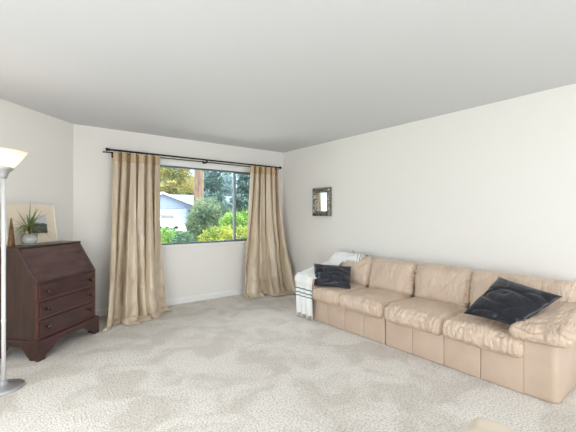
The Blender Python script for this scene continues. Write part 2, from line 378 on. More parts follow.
# white casing strip above the opening and thin casing round it
tag(mk('trim_1', join(box(WX0-.035, WX1+.035, YD-.018, YD, WZ1, WZ1+.075, .003), box(WX0-.035, WX0, YD-.012, YD, WZ0-.03, WZ1, .003), box(WX1, WX1+.035, YD-.012, YD, WZ0-.03, WZ1, .003), box(WX0-.05, WX1+.05, YD-.022, YD+.035, WZ0-.03, WZ0-.001, .003)), 'trim', smooth=False), kind='structure')

# ---------------------------------------------------------------- sofa sections
def base_panels(sec, ys, x0, x1, z0, z1):
    for a, b in zip(ys[:-1], ys[1:]):
        mk('front_panel', box(x0, x0+.06, a+.001, b-.001, z0, z1, .008, 3), 'leather', sec, angle=50)
def seat_cushion(sec, y0, y1, seed):
    hx, hy, hz = .30, (y1-y0)/2+.004, .085
    def fn(q, p, n):
        front = max(0, (-q.x-.45)/.55)
        g = crease((p.y*12, p.x*3.5, p.z*3), seed)**4*front*.009+crease((p.y*25+p.x*4, p.x*4, p.z*3), seed+2)**2*front*.011
        g += crease((p.y*7+p.x*2.2, p.x*6, 0), seed+5)**4*.006
        lump = noise.noise(Vector((p.x*4, p.y*4, seed)))*.009
        return lump-g
    m = Matrix.Translation((3.135, (y0+y1)/2, .345)) @ Matrix.Rotation(R(-1.5), 4, 'Y')
    return mk('seat_cushion', cushion((hx, hy, hz), .065, (.012, 0, .022), 60, fn, m), 'leather_soft', sec)
def back_cushion(sec, y0, y1, seed, lean=14, hz=.20, wr=1.0):
    hx, hy = .105, (y1-y0)/2+.004
    def fn(q, p, n):
        g = crease((p.y*7+p.z*2.5, p.z*2.2, p.x*2), seed)**4*.009*wr+crease((p.y*22+p.z*5, p.z*4, p.x*2), seed+8)**2*.0045*wr
        e = (abs(q.y)**4)
        g += crease((p.z*12, p.y*4, 0), seed+3)**2*.012*e
        return noise.noise(Vector((p.y*4, p.z*4, seed)))*.012-g
    m = Matrix.Translation((3.475, (y0+y1)/2, .575)) @ Matrix.Rotation(R(lean), 4, 'Y')
    return mk('back_cushion', cushion((hx, hy, hz), .075, (.035, 0, .012), 60, fn, m), 'leather_soft', sec)
def arm(sec, y0, y1, side, seed):
    # solid side: rounded outer corner, carried down to the floor plinth
    r = .05; pts = []
    o, i = (y0, y1) if side < 0 else (y1, y0)      # outer, inner
    s = -1 if side < 0 else 1
    pl = [(2.905, i)]
    for k in range(9):
        a = k/8*pi/2; pl.append((2.925+r-r*cos(pi/2-a) if False else 2.905+r*(1-cos(a)), o-s*r*(1-sin(a))))
    pl += [(3.70, o), (3.70, i)]
    lv = [(.004, .012), (.014, .004), (.04, .001), (.10, 0), (.46, 0), (.50, .012), (.52, .04)]
    cx, cy = 3.31, (o+i)/2; V, F = [], []; n = len(pl)
    for z, ins in lv:
        for x, y in pl:
            V.append((x+(ins if x < cx else -ins), y+(ins if y < cy else -ins)*(1 if (y < cy) == (o < cy) else .15), z))
    for j in range(len(lv)-1):
        for k in range(n): F.append([j*n+k, j*n+(k+1) % n, (j+1)*n+(k+1) % n, (j+1)*n+k])
    F.append(list(range(n))); F.append([(len(lv)-1)*n+k for k in range(n)])
    mk('arm', (V, F), 'leather', sec, angle=40)
    def fn(q, p, n):
        fr = max(0, (-q.x-.2)/.8)
        g = crease((p.y*9, p.x*14, p.z*12), seed)**3*(.004+.010*fr)
        g += crease((p.x*7, p.y*11, 0), seed+2)**3*.004
        return noise.noise(p*4+Vector((seed, 0, 0)))*.010-g
    m = Matrix.Translation((3.20, (o+i)/2-s*(.03 if s > 0 else .005), .528)) @ Matrix.Rotation(R(-10), 4, 'Y') @ Matrix.Rotation(R(s*4), 4, 'X')
    mk('arm_pad', cushion((.38, .185, .062), .056, (.015, .01, .022), 60, fn, m), 'leather_soft', sec)
def section(name, label, y0, y1, seats, armside, ya, lean=14):
    sec = thing(name, label, 'sofa', (3.33, (y0+y1)/2, 0), 0, None)
    s0, s1 = (y0, y1)
    inner0 = ya if armside < 0 else y0; inner1 = ya if armside > 0 else y1
    mk('plinth', box(3.02, 3.62, y0+.12, y1-.12, 0, .02), 'black', sec, smooth=False)
    mk('sofa_frame', join(box(2.98, 3.66, inner0+.004, inner1-.004, .016, .29, .01), box(3.58, 3.72, inner0+.004, inner1-.004, .05, .68, .04, 4)), 'leather', sec, angle=50)
    n = round((inner1-inner0)/.305); base_panels(sec, [inner0+(inner1-inner0)*k/n for k in range(n+1)], 2.905, 2.98, .004, .285)
    return sec
secR = section('sofa_section', 'cream leather sofa section with puffy right arm, navy pillow leaning on its arm', .75, 2.168, 2, -1, .955)
for k, (a, b) in enumerate(((.955, 1.56), (1.56, 2.168))): seat_cushion(secR, a, b, 3+k*4)
back_cushion(secR, .745, 1.575, 11, wr=.8); back_cushion(secR, 1.575, 2.168, 19, wr=.8)
arm(secR, .75, .955, -1, 4)
secL = section('sofa_section', 'cream leather sofa section near the window, its arm under the white throw', 2.178, 3.55, 2, 1, 3.27)
for k, (a, b) in enumerate(((2.178, 2.775), (2.775, 3.27))): seat_cushion(secL, a, b, 31+k*4)
back_cushion(secL, 2.178, 2.775, 43); back_cushion(secL, 2.775, 3.48, 57, wr=1.2)
arm(secL, 3.27, 3.55, 1, 8)

# pillows as stuffed squares through four corners
def pillow(name, label, corners, thick, seed, nrmflip=1):
    P = [Vector(c) for c in corners]; n = 40
    c = sum(P, Vector())/4; nrm = ((P[1]-P[0]).cross(P[3]-P[0])).normalized()*nrmflip
    V, F = [], []
    def pt(u, v, s):
        pin = .05
        uu = u+(u-.5)*-pin*4*(v*(1-v)); vv = v+(v-.5)*-pin*4*(u*(1-u))
        p = P[0]*(1-uu)*(1-vv)+P[1]*uu*(1-vv)+P[2]*uu*vv+P[3]*(1-uu)*vv
        b = (max(0, 16*u*(1-u)*v*(1-v)))**.42
        w = crease((u*1.6+v*.8, v*2.6-u*.9, s*3), seed)**3*.016*min(1, b*2)
        w += crease((u*1.0-v*2.2, v*1.4+u*2, s*3), seed+4)**4*.012*min(1, b*2)+crease((u*4-v*5, v*4+u*5, s*3), seed+6)**4*.004
        return p+nrm*s*(thick*b-w*(b > .02))
    a = grid(n, n, lambda u, v: pt(u, v, 1)); b = grid(n, n, lambda u, v: pt(u, v, -1))
    V = a[0]+b[0]; F = a[1]+[[i+len(a[0]) for i in f] for f in b[1]]
    bm = bmesh.new(); vs = [bm.verts.new(v) for v in V]
    for f in F: bm.faces.new([vs[i] for i in f])
    bmesh.ops.remove_doubles(bm, verts=bm.verts[:], dist=.0006)
    o = mk(name, frombm(bm), 'navy'); return tag(o, label, 'pillow')
pillow('throw_pillow', 'navy satin square pillow lying tilted against the sofa arm nearest the camera',
       [(2.975, 1.43, .475), (2.875, .985, .49), (3.14, .785, .715), (3.29, 1.27, .775)], .06, 2)
pillow('throw_pillow', 'navy satin pillow standing upright beside the white striped throw',
       [(2.86, 3.20, .44), (3.06, 2.77, .445), (3.31, 2.99, .66), (3.02, 3.375, .68)], .06, 9)

# throw: hangs in front of the arm, runs over the pad, climbs the back cushion and lies along its top
def throw():
    from mathutils.bvhtree import BVHTree
    bpy.context.view_layer.update(); vs, fs = [], []
    for o in secL.children:
        w = rootmat(secL); n = len(vs); vs += [w @ v.co for v in o.data.vertices]; fs += [[i+n for i in p.vertices] for p in o.data.polygons]
    bvh = BVHTree.FromPolygons(vs, fs)
    K = [((2.845, 3.50, .06), (2.845, 3.19, .06)), ((2.84, 3.50, .19), (2.84, 3.19, .19)), ((2.835, 3.50, .32), (2.835, 3.19, .32)), ((2.835, 3.50, .47), (2.835, 3.185, .46)),
         ((2.86, 3.50, .57), (2.86, 3.185, .55)), ((2.94, 3.50, .60), (2.95, 3.21, .54)), ((3.10, 3.50, .62), (3.08, 3.22, .54)), ((3.25, 3.54, .63), (3.20, 3.23, .56)),
         ((3.40, 3.53, .68), (3.28, 3.23, .62)), ((3.52, 3.50, .76), (3.36, 3.20, .73)), ((3.62, 3.40, .80), (3.37, 3.12, .70)), ((3.66, 3.24, .80), (3.37, 3.02, .70)), ((3.67, 3.08, .80), (3.38, 2.94, .72)), ((3.66, 2.95, .80), (3.42, 2.88, .75))]
    def cm(i, f, sd):
        P = [Vector(K[max(0, min(len(K)-1, i+d))][sd]) for d in (-1, 0, 1, 2)]
        return .5*((2*P[1])+(-P[0]+P[2])*f+(2*P[0]-5*P[1]+4*P[2]-P[3])*f*f+(-P[0]+3*P[1]-3*P[2]+P[3])*f**3)
    def f(v, u):
        x = u*(len(K)-1); i = min(int(x), len(K)-2); q = x-i
        l, r_ = cm(i, q, 0), cm(i, q, 1); p = l.lerp(r_, v)
        if u < .30:
            p.x -= .012+.012*sin(v*19+u*3)*(1.2-u*3)+.010*noise.noise(Vector((v*5, u*6, 1)))
            h = bvh.ray_cast(Vector((2.5, p.y, p.z)), Vector((1, 0, 0)))
            if h[0] and p.x > h[0].x-.012: p.x = h[0].x-.012
        else:
            h = bvh.ray_cast(Vector((p.x, p.y, 1.5)), Vector((0, 0, -1)))
            bumps = .014+.012*abs(noise.noise(Vector((v*4, u*16, 2))))+.010*(1+sin(v*9+u*30))*.5
            if h[0]: p.z = max(h[0].z, p.z-.05)+bumps
            elif p.z: p.z += bumps
        return p
    V, F = grid(44, 150, f)
    # soften the result so the cloth bridges hollows
    V = [Vector(v) for v in V]; w = 45
    for it in range(3):
        N = [v.copy() for v in V]
        for j in range(1, 150):
            for i in range(1, 44): N[j*w+i] = (V[j*w+i]*4+V[j*w+i-1]+V[j*w+i+1]+V[(j-1)*w+i]+V[(j+1)*w+i])/8
        V = N
    uv = [(j/150, i/44) for j in range(151) for i in range(45)]
    o = mk('throw_blanket', (V, F), 'throw', uv=uv); m = o.modifiers.new('thick', 'SOLIDIFY'); m.thickness = .005; m.offset = 1
    tag(o, 'white woven throw with dark teal stripes draped over the sofa arm and back', 'blanket')
    fr = []
    for k in range(26):
        v = V[min(44, round(k*44/25))]; x, y = v.x, v.y
        fr.append(tube([(x, y, .068), (x-.004, y+.003*sin(k), .04), (x+.003*sin(k*2.3), y, .014)], .0022, 5))
    mk('fringe', join(*fr), 'throw', o); return o
_t = throw()

# ottoman whose top just enters the picture
ot = thing('ottoman', 'pale cream leather ottoman cut off by the bottom edge, in front of the sofa', 'ottoman', (1.425, .425, 0), R(14))
def fo(q, p, n): return noise.noise(p*5)*.01-crease((p.x*6, p.y*8, 0), 3)**2*.006
mo = rootmat(ot) @ Matrix.Translation((0, 0, .345)); mk('seat_cushion', cushion((.30, .27, .07), .065, (0, 0, .012), 30, fo, mo), 'leather2', ot)
mk('ottoman_base', xf(box(-.28, .28, -.25, .25, .04, .28, .03, 3), rootmat(ot)), 'leather2', ot, angle=50)
for sx in (-.22, .22):
    for sy in (-.19, .19): mk('foot', xf(lathe([(.018, 0), (.024, .045)], (sx, sy, 0), 16), rootmat(ot)), 'knob', ot, angle=40)

# ---------------------------------------------------------------- wall mirror
mm = thing('wall_mirror', 'small rectangular mirror in an ornate antique silver frame above the sofa', 'mirror', (XW-.005, 4.025, 1.29))
ya, yb, za, zb = 3.80, 4.185, 1.295, 1.735
def mframe():
    prof = [(0, .0), (0, .05), (.012, .058), (.022, .05), (.035, .056), (.052, .040), (.068, .036), (.075, .02), (.075, 0)]
    V, F = [], []; cs = [(ya, za), (yb, za), (yb, zb), (ya, zb)]; sg = [(1, 1), (-1, 1), (-1, -1), (1, -1)]; n = len(prof)
    for (cy, cz), (a, b) in zip(cs, sg):
        for ins, d in prof: V.append((XW-.004-d, cy+a*ins, cz+b*ins))
    for c in range(4):
        for k in range(n-1): F.append([c*n+k, c*n+k+1, ((c+1) % 4)*n+k+1, ((c+1) % 4)*n+k])
    return V, F
mk('mirror_frame', mframe(), 'silverframe', mm, smooth=False)
beads = []
for k in range(15):
    for z in (za+.022, zb-.022): beads.append(xf(lathe([(.001, -.009), (.009, 0), (.001, .009)], (0, 0, 0), 8), Matrix.Translation((XW-.058, ya+.022+k*(yb-ya-.044)/14, z))))
for k in range(1, 17):
    for y in (ya+.022, yb-.022): beads.append(xf(lathe([(.001, -.009), (.009, 0), (.001, .009)], (0, 0, 0), 8), Matrix.Translation((XW-.058, y, za+.022+k*(zb-za-.044)/17))))
mk('beading', join(*beads), 'silverframe', mm)
mk('mirror_glass', box(XW-.022, XW-.012, ya+.07, yb-.07, za+.07, zb-.07), 'mirror', mm, smooth=False)

# ---------------------------------------------------------------- slant-front desk, along the angled wall
dk = thing('secretary_desk', 'dark mahogany slant-front desk with three drawers standing against the angled wall', 'desk', (.12+.385*.7071+.245*-.7071, 3.809+.385*.7071+.245*.7071, 0), R(45))
DM = rootmat(dk) @ Matrix.Translation((-.385, -.225, 0))    # desk frame: x 0..0.77 along the front, y 0 front .. 0.45 back
def D(vf): return xf(vf, DM)
Wd, Dd = .80, .45
# side boards: foot arch below, slant above
def arch(a0, a1, z0, zt, n=14):
    o = []
    for k in range(n+1):
        t = k/n; e = .5-.5*cos(pi*min(1, t/.28)) if t < .28 else (.5-.5*cos(pi*min(1, (1-t)/.28)) if t > .72 else 1)
        o.append((a0+(a1-a0)*t, z0+(zt-z0)*(e*.85+.15*math.sin(pi*t))))
    return o
side = [(.0, 0), (.075, 0)]+arch(.085, Dd-.085, .02, .115)+[(Dd-.07, 0), (Dd, 0), (Dd, 1.0), (.205, 1.0), (.012, .695), (.012, .18), (0, .165)]
for x in (.012, Wd-.034):
    mk('side_panel', D(prism_tri(side, lambda a, b, x=x: (x, a, b), lambda a, b, x=x: (x+.022, a, b))), 'mahog_side', dk, smooth=False)
mk('desk_top', D(box(0, Wd, .19, Dd+.005, 1.0, 1.018, .005)), 'mahog_side', dk, smooth=False)
mk('back_panel', D(box(.03, Wd-.03, Dd-.015, Dd-.003, .1, 1.0)), 'mahog_side', dk, smooth=False)
# fall front
ln = Vector((0, .19, .305)).normalized(); nn = Vector((0, -.305, .19)).normalized()
def slab(x0, x1, s0, s1, t0, t1, bev=.003):
    v, f = box(x0, x1, s0, s1, t0, t1, bev); o = Vector((0, .012, .695))
    return [Vector((p[0], 0, 0))+o+ln*p[1]+nn*p[2] for p in v], f
mk('fall_front', D(slab(.036, Wd-.036, .005, .352, -.014, .006)), 'mahog_sheen', dk, smooth=False)
mk('fall_rim', D(join(slab(.012, .035, .0, .357, -.01, .009), slab(Wd-.035, Wd-.012, 0, .357, -.01, .009), slab(.012, Wd-.012, -.012, .004, -.012, .009))), 'mahog', dk, smooth=False)
# carcass front rails and drawers
zs = [(.535, .678), (.372, .517), (.207, .354)]
mk('carcass', D(join(box(.034, Wd-.034, .02, .034, .18, .69), box(.034, Wd-.034, .008, .03, .678, .69), box(.034, Wd-.034, .008, .03, .518, .534), box(.034, Wd-.034, .008, .03, .355, .371), box(.034, Wd-.034, .008, .03, .18, .206), box(.012, .036, .006, .03, .17, .69), box(Wd-.036, Wd-.012, .006, .03, .17, .69))), 'mahog_worn', dk, smooth=False)
for z0, z1 in zs:
    d = mk('drawer', D(box(.038, Wd-.038, -.004, .02, z0+.002, z1-.002, .004)), 'mahog', dk, smooth=False)
    for x in (.115, Wd-.115):
        kn = lathe([(.008, 0), (.007, .012), (.016, .020), (.019, .028), (.015, .036), (.0, .039)], (0, 0, 0), 18)
        mk('knob', D(xf(kn, Matrix.Translation((x, -.004, (z0+z1)/2)) @ Matrix.Rotation(R(90), 4, 'X'))), 'knob', d)
mk('base_moulding', D(join(box(-.004, Wd+.004, -.030, .03, .165, .183, .004), box(-.004, .02, -.028, Dd, .165, .185, .004), box(Wd-.02, Wd+.004, -.028, Dd, .165, .185, .004))), 'mahog', dk, smooth=False)
ap = [(-.004, 0), (.07, 0), (.078, .03)]+arch(.095, Wd-.095, .045, .125, 24)+[(Wd-.078, .03), (Wd-.07, 0), (Wd+.004, 0), (Wd+.004, .168), (-.004, .168)]
mk('bracket_base', D(prism_tri(ap, lambda a, b: (a, -.026, b), lambda a, b: (a, .002, b))), 'mahog', dk, smooth=False)

# ---------------------------------------------------------------- things on the desk (desk frame)
TZ = 1.0185
pm = thing('framed_print', 'large pale framed print with wide cream mount leaning against the wall on the desk', 'picture', tuple(DM @ Vector((.43, .42, TZ))), R(45))
PW, PH = .60, .405
base = DM @ Vector((0, 0, 0))
lean = math.atan2(.05, PH); PM = DM @ Matrix.Translation((.135, .415, TZ+.001)) @ Matrix.Rotation(-lean, 4, 'X')
def P(vf): return xf(vf, PM)
mk('picture_frame', P(join(box(0, PW, 0, .022, 0, .012), box(0, PW, 0, .022, PH-.012, PH), box(0, .012, 0, .022, .012, PH-.012), box(PW-.012, PW, 0, .022, .012, PH-.012), box(.01, PW-.01, .016, .02, .01, PH-.01))), 'frame_white', pm, smooth=False)
mk('mount', P(box(.012, PW-.012, .008, .012, .012, PH-.012)), 'mat_board', pm, smooth=False)
v = [(.235, .0075, .10), (.475, .0075, .10), (.475, .0075, .29), (.235, .0075, .29)]
mk('photograph', P((v, [[0, 1, 2, 3]])), 'photo', pm, smooth=False, uv=[(0, 0), (1, 0), (1, 1), (0, 1)])

pc = DM @ Vector((.240, .300, TZ))
pt = thing('potted_plant', 'small spiky green plant in a clear white glass pot on the desk', 'plant', tuple(pc))
mk('pot', lathe([(.0, .0), (.054, 0), (.060, .01), (.068, .055), (.069, .100), (.071, .112), (.067, .112), (.064, .06), (.054, .016), (.0, .012)], pc, 40), 'potglass', pt)
mk('gravel', lathe([(0, .017), (.050, .017), (.060, .05), (.061, .066), (0, .072)], pc, 24), mat('white_gravel', (225, 222, 214), .9, bump=.8, bscale=120), pt)
mk('stem', tube([pc+Vector((0, 0, .075)), pc+Vector((.004, 0, .13)), pc+Vector((0, 0, .2))], [.012, .011, .008], 8), M['cone'], pt)
random.seed(3)
blades = []
for k in range(90):
    a = random.uniform(0, 2*pi); L = random.uniform(.17, .30); up = random.choice([random.uniform(-.1, .5), random.uniform(.3, 1.2)]); w = random.uniform(.0045, .007)
    st = pc+Vector((cos(a)*.008, sin(a)*.008, random.uniform(.13, .19))); dirn = Vector((cos(a), sin(a), 0)); sd = Vector((-sin(a), cos(a), 0)); V = []
    n = 8
    for j in range(n+1):
        t = j/n; p = st+dirn*(L*cos(up)*t)+Vector((0, 0, L*sin(up)*t-.16*L/.2*t*t*(1.25-up)*.8))
        ww = w*(1-t**2)*(.5+.5*min(1, t*5))+.0004
        V += [p-sd*ww, p+Vector((0, 0, -ww*.5)), p+sd*ww]
    # keep blades in front of the print
    V = [Vector(v) for v in V]
    loc = [DM.inverted() @ v for v in V]
    ok = all(l.y < .40 and l.z > TZ+.02 for l in loc)
    if not ok: continue
    F = []
    for j in range(n): F += [[j*3, j*3+1, j*3+4, j*3+3], [j*3+1, j*3+2, j*3+5, j*3+4]]
    blades.append((V, F))
for b in blades: mk('leaf', b, 'plantleaf', pt)

cc = DM @ Vector((.06, .31, TZ))
tag(mk('cone_ornament', lathe([(.028, 0), (.030, .006), (.025, .06), (.018, .14), (.011, .21), (.006, .255), (.0, .27)], cc, 24), 'cone'), 'tall brown cone-shaped ornament at the left end of the desk top', 'ornament')
cs = DM @ Vector((.02, .345, TZ))
cd = thing('candlestick', 'small black turned candlestick at the desk corner beside the brown cone', 'candlestick', tuple(cs))
mk('candlestick_body', lathe([(.0, 0), (.017, 0), (.018, .005), (.008, .012), (.0055, .035), (.009, .045), (.013, .06), (.013, .068), (0, .068)], cs, 20), 'black', cd)

# ---------------------------------------------------------------- floor lamp
lc = Vector((-.104, 3.39, 0))
fl = thing('floor_lamp', 'lit torchiere floor lamp with frosted glass bowl and pale metal pole', 'lamp', tuple(lc))
mk('base', lathe([(0, 0), (.128, 0), (.132, .006), (.128, .014), (.10, .022), (.05, .032), (.022, .045), (.016, .07), (0, .07)], lc, 48), 'steel', fl)
mk('pole', lathe([(.0, .05), (.0135, .05), (.0135, .5), (.015, .505), (.015, .52), (.0135, .525), (.0135, 1.05), (.015, 1.055), (.015, 1.07), (.0135, 1.075), (.0135, 1.60), (0, 1.60)], lc, 24), 'white_metal', fl)
mk('shade_holder', lathe([(0, 1.585), (.018, 1.585), (.026, 1.61), (.036, 1.635), (.060, 1.655), (.064, 1.666), (.04, 1.672), (0, 1.672)], lc, 32), 'steel', fl)
sh = mk('lamp_shade', lathe([(.04, 1.672), (.064, 1.674), (.088, 1.705), (.115, 1.745), (.148, 1.792), (.150, 1.797), (.145, 1.797), (.111, 1.75), (.083, 1.71), (.06, 1.682), (.04, 1.680)], lc, 48), 'shade', fl)
mk('bulb', lathe([(0, 1.675), (.012, 1.68), (.014, 1.70), (.022, 1.72), (.025, 1.74), (.018, 1.76), (0, 1.768)], lc, 20), 'bulb', fl)
light('lamp_light', 'POINT', (lc.x, lc.y, 1.775), 1.9, (1, .90, .78)).data.shadow_soft_size = .03

# ---------------------------------------------------------------- curtain rods and curtains
rd = thing('curtain_rod', 'black double curtain rod with knob ends running above the window', 'curtain rod', (2.2, YD-.01, 2.13))
RZ, RY, RY2 = 2.142, YD-.135, YD-.075
mk('rod', tube([(.905, RY, RZ+.004), (3.57, RY, RZ-.004)], .0115, 14), 'black', rd)
mk('rod', tube([(.845, RY2, RZ-.022), (3.60, RY2, RZ-.028)], .007, 12), 'black', rd)
for x, s, z in ((.905, -1, RZ+.004), (3.57, 1, RZ-.004)):
    f = lathe([(.0115, 0), (.018, .004), (.018, .012), (.012, .018), (.021, .028), (.023, .038), (.018, .05), (0, .055)], (0, 0, 0), 18)
    mk('finial', xf(f, Matrix.Translation((x, RY, z)) @ Matrix.Rotation(R(90*s), 4, 'Y')), 'black', rd)
for x, s, z in ((.845, -1, RZ-.022), (3.60, 1, RZ-.028)):
    f = lathe([(.007, 0), (.010, .003), (.010, .012), (0, .014)], (0, 0, 0), 14)
    mk('end_cap', xf(f, Matrix.Translation((x, RY2, z)) @ Matrix.Rotation(R(90*s), 4, 'Y')), 'black', rd)
for x in (.955, 2.225, 3.50):
    mk('bracket', join(box(x-.012, x+.012, YD-.006, YD-.0005, RZ-.075, RZ+.0), box(x-.006, x+.006, RY, YD-.005, RZ-.048, RZ-.036), box(x-.007, x+.007, RY-.016, RY+.016, RZ-.046, RZ-.012), box(x-.007, x+.007, RY2-.01, RY2+.01, RZ-.04, RZ-.030)), 'black', rd, smooth=False)

def curtain(name, label, x0, x1, bx0, bx1, by0, by1, seed, npl, ex, lean=0):
    rnd = random.Random(seed); ph = [rnd.uniform(0, 6.28) for _ in range(6)]
    ztop = RZ-.03; NU, NV = 150, 90
    c = thing(name, label, 'curtain', ((x0+x1)/2, RY, 0))
    def xmap(u, t): # uneven pleats
        return u+.018*sin(2*pi*u*3+ph[0])+.012*sin(2*pi*u*7+ph[1])
    def P(u, t):     # t = 0 top .. 1 bottom at floor, >1 lies on the floor
        tt = min(t, 1.0); k = 1-(1-tt)**1.6 if lean else tt
        uu = xmap(u, t)
        e = tt**ex; e2 = tt**2.4
        x = (x0+(x1-x0)*uu)*(1-e)+(bx0+(bx1-bx0)*uu)*e
        yb = by0+(by1-by0)*uu
        y = RY*(1-e2)+yb*e2
        z = ztop*(1-tt)
        amp = .048+.042*tt
        w = sin(2*pi*npl*uu+ph[2]+.5*sin(tt*2.2+ph[3]))*(1-.55*tt)+.75*tt*sin(2*pi*npl*.5*uu+ph[4]+.6*tt)+.35*tt*sin(2*pi*npl*.27*uu+ph[5])
        w = math.copysign(abs(w)**.75, w)+.30*sin(2*pi*npl*2.3*uu+ph[0]+2*tt)+.16*sin(2*pi*npl*1.45*uu+ph[5]-3*tt)*tt
        n = noise.noise(Vector((uu*5, tt*4, seed)))*.03*tt
        cr = crease((uu*6+tt*5, tt*6-uu*3, 0), seed)**2*.045*max(0, tt-.25)+crease((uu*13-tt*4, tt*9, 2), seed)**2*.014*max(0, tt-.4)
        y += amp*w+n-cr
        f1 = 2*pi*npl*uu+ph[2]+.5*sin(tt*2.2+ph[3]); x -= (x1-x0)/npl*.17*sin(2*f1)*(1-.8*tt)
        f2 = 2*pi*npl*.5*uu+ph[4]+.6*tt; x -= (bx1-bx0)/npl*.36*sin(2*f2)*tt*.9
        y = min(y, YD-.03)
        if t > .93:   # break at the floor: ripple, then spread outward
            q = (t-.93)/.22; lobe = .35+.65*max(0, sin(uu*8.5+ph[0]))+.4*noise.noise(Vector((uu*6, 3, seed)))
            lay = .008+.09*max(0, sin(q*pi))*abs(noise.noise(Vector((uu*9, q*1.5, seed))))+.022*max(0, sin(uu*23+ph[1]+q*4))*sin(min(1, q)*pi)+.014*(1+sin(uu*37+q*5))*.5
            z = max(lay, ztop*(1-min(t, 1)))
            y -= .23*q*q*lobe
            x += .05*q*(uu-.5)*2+.02*q*sin(uu*12+ph[3])
        return Vector((x, y, z))
    th = .055
    def body(u, v): return P(u, th+(1.15-th)*v)
    mk('curtain_cloth', grid(NU, NV, body), 'curtain', c)
    mk('header_band', grid(NU, 6, lambda u, v: P(u, (th)*v+.0)+Vector((0, 0, .008 if v == 0 else 0))), 'header', c)
    n = 8
    for k in range(n):
        xk = x0+(x1-x0)*(k+.5)/n; V = []
        V, F = grid(20, 6, lambda a, b: (xk+.0022*sin(2*pi*b), RY+(.0165+.0022*cos(2*pi*b))*cos(2*pi*a), RZ-.004+(.0165+.0022*cos(2*pi*b))*sin(2*pi*a)))
        mk('ring', (V, F), 'black', c)
    return c
curtain('curtain', 'champagne satin curtain left of the window, its hem puddled beside the desk', .965, 1.545, .80, 1.60, 4.56, 4.80, 5, 5.5, 1.9)
curtain('curtain', 'champagne satin curtain right of the window, by the room corner', 2.99, 3.53, 2.80, 3.66, 4.84, 4.62, 13, 5, 1.25)

# ---------------------------------------------------------------- outside the window
GZ = .05
def gl(name, x0, x1, y0, y1, z0, z1, m): return tag(mk(name, box(x0, x1, y0, y1, z0, z1), m, smooth=False), kind='structure')
gl('ground', -60, 140, YD+.5, 160, -.4, -.02, 'grass')
gl('bounce_slab', -4, 14, YD+.6, 7.75, -.02, .0, 'concrete')  # added pale slab out of view, bounces light up onto the ceiling
gl('street', -60, 140, 19, 27, -.02, -.005, 'asphalt')
gl('driveway', 10.2, 17.0, 27, 38, -.02, .02, 'concrete')

def foliage(blobs, n, size, seed, droop=0, elong=1.8):
    rnd = random.Random(seed); V, F = [], []
    vol = [b[3]*b[4]+b[3]*b[5]+b[4]*b[5] for b in blobs]; tot = sum(vol)
    for b, vv in zip(blobs, vol):
        cx, cy, cz, rx, ry, rz = b
        for _ in range(int(n*vv/tot)):
            d = Vector((rnd.gauss(0, 1), rnd.gauss(0, 1), rnd.gauss(0, 1))).normalized()
            bump = 1+.28*noise.noise(d*3.1+Vector((cx, cy, cz)))
            r = (rnd.random()**.25)*bump
            p = Vector((cx+d.x*rx*r, cy+d.y*ry*r, cz+d.z*rz*r))
            if p.z < .02: p.z = .02+rnd.random()*.2
            a = Vector((rnd.gauss(0, 1)+d.x, rnd.gauss(0, 1)+d.y, rnd.gauss(0, .7)-droop+d.z*.4)).normalized()
            s = a.cross(Vector((rnd.gauss(0, 1), rnd.gauss(0, 1), rnd.gauss(0, 1)))).normalized(); L = size*rnd.uniform(.6, 1.3)
            nn_ = a.cross(s)*L*.12
            i = len(V); V += [p, p+a*L*.5*elong*.5+s*L*.32+nn_, p+a*L*elong*.55, p+a*L*.5*elong*.5-s*L*.32+nn_]
            F.append([i, i+1, i+2, i+3])
    return V, F
def core(blobs, k=.72):
    o = []
    for cx, cy, cz, rx, ry, rz in blobs:
        v, f = lathe([(0.001, -1)]+[(cos(a), sin(a)) for a in [(-pi/2)+pi*i/8 for i in range(1, 8)]]+[(0.001, 1)], (0, 0, 0), 14)
        o.append(([(cx+p[0]*rx*k, cy+p[1]*ry*k, max(.01, cz+p[2]*rz*k)) for p in v], f))
    return join(*o)
def plant(name, label, cat, blobs, n, size, m, seed, base, stems=5, group=None, dark='lf_dark', kk=.72):
    t = thing(name, label, cat, base, 0, group)
    mk('foliage', foliage(blobs, n, size, seed), m, t, smooth=False)
    if stems:
        rnd = random.Random(seed+1); st = []
        for k in range(stems):
            b = blobs[k % len(blobs)]; e = Vector((b[0]+rnd.uniform(-.5, .5)*b[3], b[1]+rnd.uniform(-.5, .5)*b[4], b[2]+.3*b[5])); s = Vector((b[0]+rnd.uniform(-.1, .1), b[1], base[2]))
            st.append(tube([s, (s+e)/2+Vector((rnd.uniform(-.05, .05), 0, 0)), e], [.03, .022, .01], 6))
        for q_ in st: mk('stem', q_, 'bark', t)
    return t
# clipped hedge below the window on the right
hb = [(3.93+k*.42, 8.3+.04*sin(k*3), .52, .36, .42, .47+.02*sin(k*2)) for k in range(5)]
plant('hedge', 'low clipped yellow-green hedge just outside the window, right half', 'hedge', hb, 16000, .055, 'lf_yellow', 21, (4.4, 8.3, -.02), 6)
plant('shrub', 'rounded dark green shrub outside the window between the bright plant and the hedge', 'shrub', [(3.22, 8.5, .43, .34, .34, .46)], 7000, .045, 'lf_dark', 22, (3.12, 8.5, -.02), 3)
plant('shrub', 'bright lime green shrub at the lower left corner of the window view', 'shrub', [(2.95, 9.3, .42, .36, .36, .48), (3.3, 10.2, .42, .4, .4, .5)], 5000, .07, 'lf_bright', 23, (3.1, 9.8, -.02), 3)
plant('shrub', 'mid green shrub spreading in front of the neighbouring house driveway', 'shrub', [(4.1, 12.2, .35, .5, .5, .5), (4.7, 12.5, .3, .4, .4, .42)], 5000, .07, 'lf_mid', 24, (4.6, 12.4, -.02), 3)
